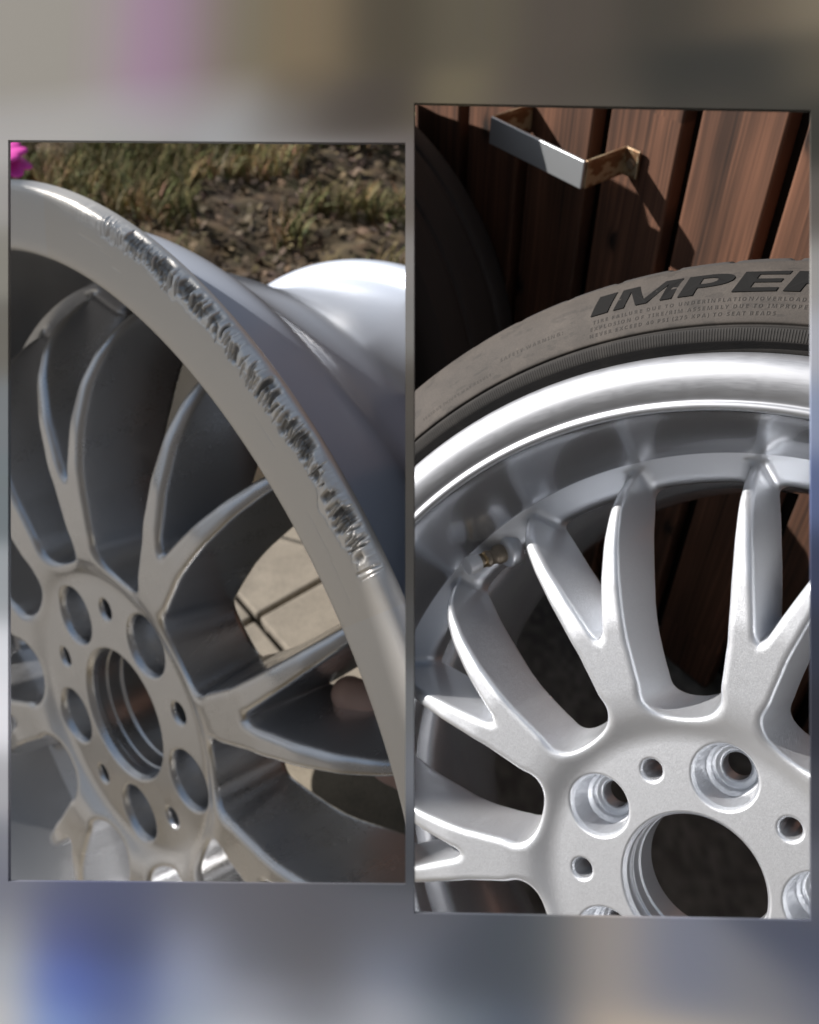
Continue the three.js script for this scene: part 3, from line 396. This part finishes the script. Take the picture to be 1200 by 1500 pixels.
// ---------------------------------------------------------------- left opening: bed of soil, grass and litter, flower, fingers
{
  seed = 77;
  const bed = new THREE.PlaneGeometry(2.6, 2.6, 90, 90).rotateX(-Math.PI / 2), p = bed.attributes.position; for (let i = 0; i < p.count; i++) { const x = p.getX(i), z = p.getZ(i); p.setY(i, 0.11 * (fbm(x * 3 + 9, z * 3 + 9, 64, 101) - 0.35) + 0.03 * fbm(x * 14 + 30, z * 14 + 30, 128, 102)); } bed.computeVertexNormals(); bed.attributes.uv.array.forEach((_, i, a) => a[i] *= 6);
  const bm = struct('garden_soil', bed, new THREE.MeshStandardMaterial({ map: soilMap, roughness: 1, color: new THREE.Color(1.1, 1, 0.95) })); bm.position.set(-1.27, 0.012, -2.72);
  const yAt = (x, z) => { const lx = x + 1.27, lz = z + 2.72; return 0.012 + 0.11 * (fbm(lx * 3 + 9, lz * 3 + 9, 64, 101) - 0.35) + 0.03 * fbm(lx * 14 + 30, lz * 14 + 30, 128, 102); };
  const stuff = (name, label, category, geo, mat, n, place) => { const im = new THREE.InstancedMesh(geo, mat, n), d = new THREE.Object3D(), c = new THREE.Color(); for (let i = 0; i < n; i++) { const col = place(d, i); d.updateMatrix(); im.setMatrixAt(i, d.matrix); im.setColorAt(i, c.setRGB(...col)); } im.name = name; im.userData = { kind: 'stuff', label, category }; im.castShadow = im.receiveShadow = true; scene.add(im); };
  const blade = new THREE.BufferGeometry(); { const v = [], ix = []; for (let i = 0; i <= 4; i++) { const t = i / 4, w = 0.004 * (1 - t * 0.95), y = 0.1 * Math.sin(t * 1.2), z = 0.06 * t * t; v.push(-w, y, z, w, y, z); if (i) { const a = i * 2 - 2; ix.push(a, a + 1, a + 2, a + 1, a + 3, a + 2); } } blade.setAttribute('position', new THREE.Float32BufferAttribute(v, 3)); blade.setIndex(ix); blade.computeVertexNormals(); }
  const matte = () => new THREE.MeshStandardMaterial({ color: 0xffffff, roughness: 0.9, side: THREE.DoubleSide });
  const inBed = () => [rr(-1.5, -0.01), rr(-3.6, -1.75)];
  stuff('dry_grass', 'dry straw coloured and green grass growing over the garden soil', 'grass', blade, matte(), 11000, (d) => { let x, z, k; do { [x, z] = inBed(); k = fbm(x * 4 + 40, z * 4 + 40, 64, 111); } while (rnd() > sst(0.46, 0.56, k)); d.position.set(x, yAt(x, z), z); d.rotation.set(rr(-0.5, 0.5), rr(0, 6.28), rr(-0.4, 0.4)); d.scale.setScalar(rr(0.5, 1.15)); const g = fbm(x * 6 + 70, z * 6 + 70, 64, 117); return g > 0.5 ? [rr(0.1, 0.17), rr(0.095, 0.15), 0.045] : [rr(0.2, 0.36), rr(0.17, 0.28), rr(0.08, 0.14)]; });
  const leaf = new THREE.CircleGeometry(0.014, 6); { const q = leaf.attributes.position; for (let i = 0; i < q.count; i++) { q.setY(i, q.getY(i) * 0.6); q.setZ(i, 0.006 * Math.cos(q.getX(i) * 90)); } leaf.rotateX(-Math.PI / 2); leaf.computeVertexNormals(); }
  stuff('leaf_litter', 'brown fallen leaves scattered over the garden soil', 'leaves', leaf, matte(), 2600, (d) => { const [x, z] = inBed(); d.position.set(x, yAt(x, z) + rr(0.002, 0.02), z); d.rotation.set(rr(-0.9, 0.9), rr(0, 6.28), rr(-0.9, 0.9)); d.scale.setScalar(rr(0.5, 1.5)); const t = rr(0.04, 0.2); return [t, t * rr(0.62, 0.8), t * rr(0.35, 0.55)]; });
  // flower
  const fl = thing('pink_flower', 'bright magenta flower at the top left corner above the bare rim', 'flower'), fp = onPlane(4, 238, new THREE.Vector3(0, 0, 1), new THREE.Vector3(0, 0, -1.5)); fl.position.set(fp.x, 0, fp.z);
  const pet = new THREE.SphereGeometry(1, 14, 10).scale(0.017, 0.006, 0.024).translate(0, 0.004, 0.022), pm = new THREE.MeshStandardMaterial({ color: new THREE.Color(0.62, 0.04, 0.36), roughness: 0.6 });
  for (let k = 0; k < 12; k++) { const q = part('petal', pet, pm, fl); q.position.y = fp.y + (k > 6 ? 0.006 : 0); q.rotation.set(0.55 - (k > 6 ? 0.5 : 0), k * 0.9, 0, 'YXZ'); q.rotation.x -= 0.2; }
  const ey = part('flower_centre', new THREE.SphereGeometry(0.011, 12, 10), new THREE.MeshStandardMaterial({ color: new THREE.Color(0.85, 0.6, 0.75), roughness: 0.7 }), fl); ey.position.y = fp.y + 0.014;
  const st = part('stem', new THREE.CylinderGeometry(0.003, 0.004, fp.y, 8), new THREE.MeshStandardMaterial({ color: new THREE.Color(0.06, 0.1, 0.03), roughness: 0.8 }), fl); st.position.y = fp.y / 2;
  // fingers holding the rim from behind
  const zc = hitWheel(POSE.left, 520, 1016, -0.03).applyMatrix4(poseMatrix(POSE.left)).applyMatrix4(VIEW.clone().invert()).z, cp = (px, py, z = zc) => [(px - 600) / F * -z, (750 - py) / F * -z, z];
  const cap = (x, y, z, a, b, ra, rb2) => { const dx = b[0] - a[0], dy = b[1] - a[1], dz = b[2] - a[2], t = clamp(((x - a[0]) * dx + (y - a[1]) * dy + (z - a[2]) * dz) / (dx * dx + dy * dy + dz * dz)); return Math.hypot(x - a[0] - dx * t, y - a[1] - dy * t, z - a[2] - dz * t) - lerp(ra, rb2, t); };
  const bones = []; const finger = (pts, rs) => { for (let i = 0; i < pts.length - 1; i++) bones.push([pts[i], pts[i + 1], rs[i], rs[i + 1], pts]); };
  const f1 = [cp(512, 1017), cp(545, 1032), cp(596, 1062, zc - 0.01), cp(650, 1090, zc - 0.03)], f2 = [cp(524, 1060, zc - 0.035), cp(556, 1078, zc - 0.035), cp(605, 1105, zc - 0.04), cp(655, 1120, zc - 0.05)], f3 = [cp(548, 1105, zc - 0.06), cp(575, 1118, zc - 0.06), cp(615, 1140, zc - 0.06), cp(660, 1150, zc - 0.07)];
  for (const q of [f1, f2, f3]) finger(q, [0.0155, 0.0175, 0.019, 0.021]);
  const fld = (x, y, z) => { let out = 1; for (let k = 0; k < 3; k++) { let d = 1; for (let i = 0; i < 3; i++) { const b = bones[k * 3 + i]; d = smin(d, cap(x, y, z, b[0], b[1], b[2], b[3]), 0.006); } out = Math.min(out, d); } const palm = cap(x, y, z, cp(670, 1095, zc - 0.04), cp(680, 1150, zc - 0.07), 0.034, 0.034); return smin(out, palm, 0.02); };
  const lo = [-0.075, -0.27, zc - 0.12], hi = [0.09, -0.1, zc + 0.03], n = [66, 62, 56];
  const hg = meshField(n, (i, j, k) => [lerp(lo[0], hi[0], i / (n[0] - 1)), lerp(lo[1], hi[1], j / (n[1] - 1)), lerp(lo[2], hi[2], k / (n[2] - 1))], fld, 5e-4); hg.applyMatrix4(VIEW);
  const hand = thing('hand', 'fingertip of a hand showing between the spokes behind the scraped rim', 'hand');
  part('fingers', cut(hg, new THREE.Matrix4(), -1), new THREE.MeshPhysicalMaterial({ color: new THREE.Color(0.72, 0.5, 0.42), roughness: 0.55, sheen: 0.2 }), hand);
}

// ---------------------------------------------------------------- unseen panel and wall added to hold light off the wheels
{
  const pts = [[-0.425, 0.1], [-0.425, 0.575], [-0.467, 0.59], [-0.54, 0.607], [-0.6, 0.592], [-0.65, 0.588], [-0.69, 0.61], [-0.74, 0.66], [-0.768, 0.675], [-0.871, 0.66], [-0.993, 0.6], [-1.058, 0.66], [-1.13, 0.62], [-1.13, -0.05], [-0.95, -0.056], [-0.906, -0.034], [-0.833, 0.085], [-0.7, 0.1]];  // outline of an added, unseen panel, shaped to put the rim in shade
  const g = new THREE.ExtrudeGeometry(new THREE.Shape(pts.map((q) => new THREE.Vector2(...q))), { depth: 0.02, bevelEnabled: false }); g.rotateY(-Math.PI / 2);
  const m = part('shade_panel', g, new THREE.MeshStandardMaterial({ color: new THREE.Color(0.3, 0.27, 0.23), roughness: 0.9 }), scene); m.userData = { label: 'raised awning panel added unseen far out to the left, shading the bare rim', category: 'blocker' };
  m.applyMatrix4(VIEW.clone().multiply(new THREE.Matrix4().makeTranslation(-0.75 - 1.15, 0.825, 0.199)));
}
{ // dark wall added behind the camera, unseen, to cut the sky fill
  const wm = new THREE.MeshStandardMaterial({ color: new THREE.Color(0.1, 0.095, 0.09), roughness: 0.95 }), wall = (w, h, d, x, z, label) => { const m = part(numbered('fill_block_wall'), new THREE.BoxGeometry(w, h, d), wm, scene); m.position.set(x, h / 2 - 0.05, z); m.userData = { kind: 'structure', label }; };
  wall(6.4, 4.6, 0.2, 0, 1.7, 'dark wall added unseen behind the viewer to block sky light');
}
renderer.render(scene, camera);
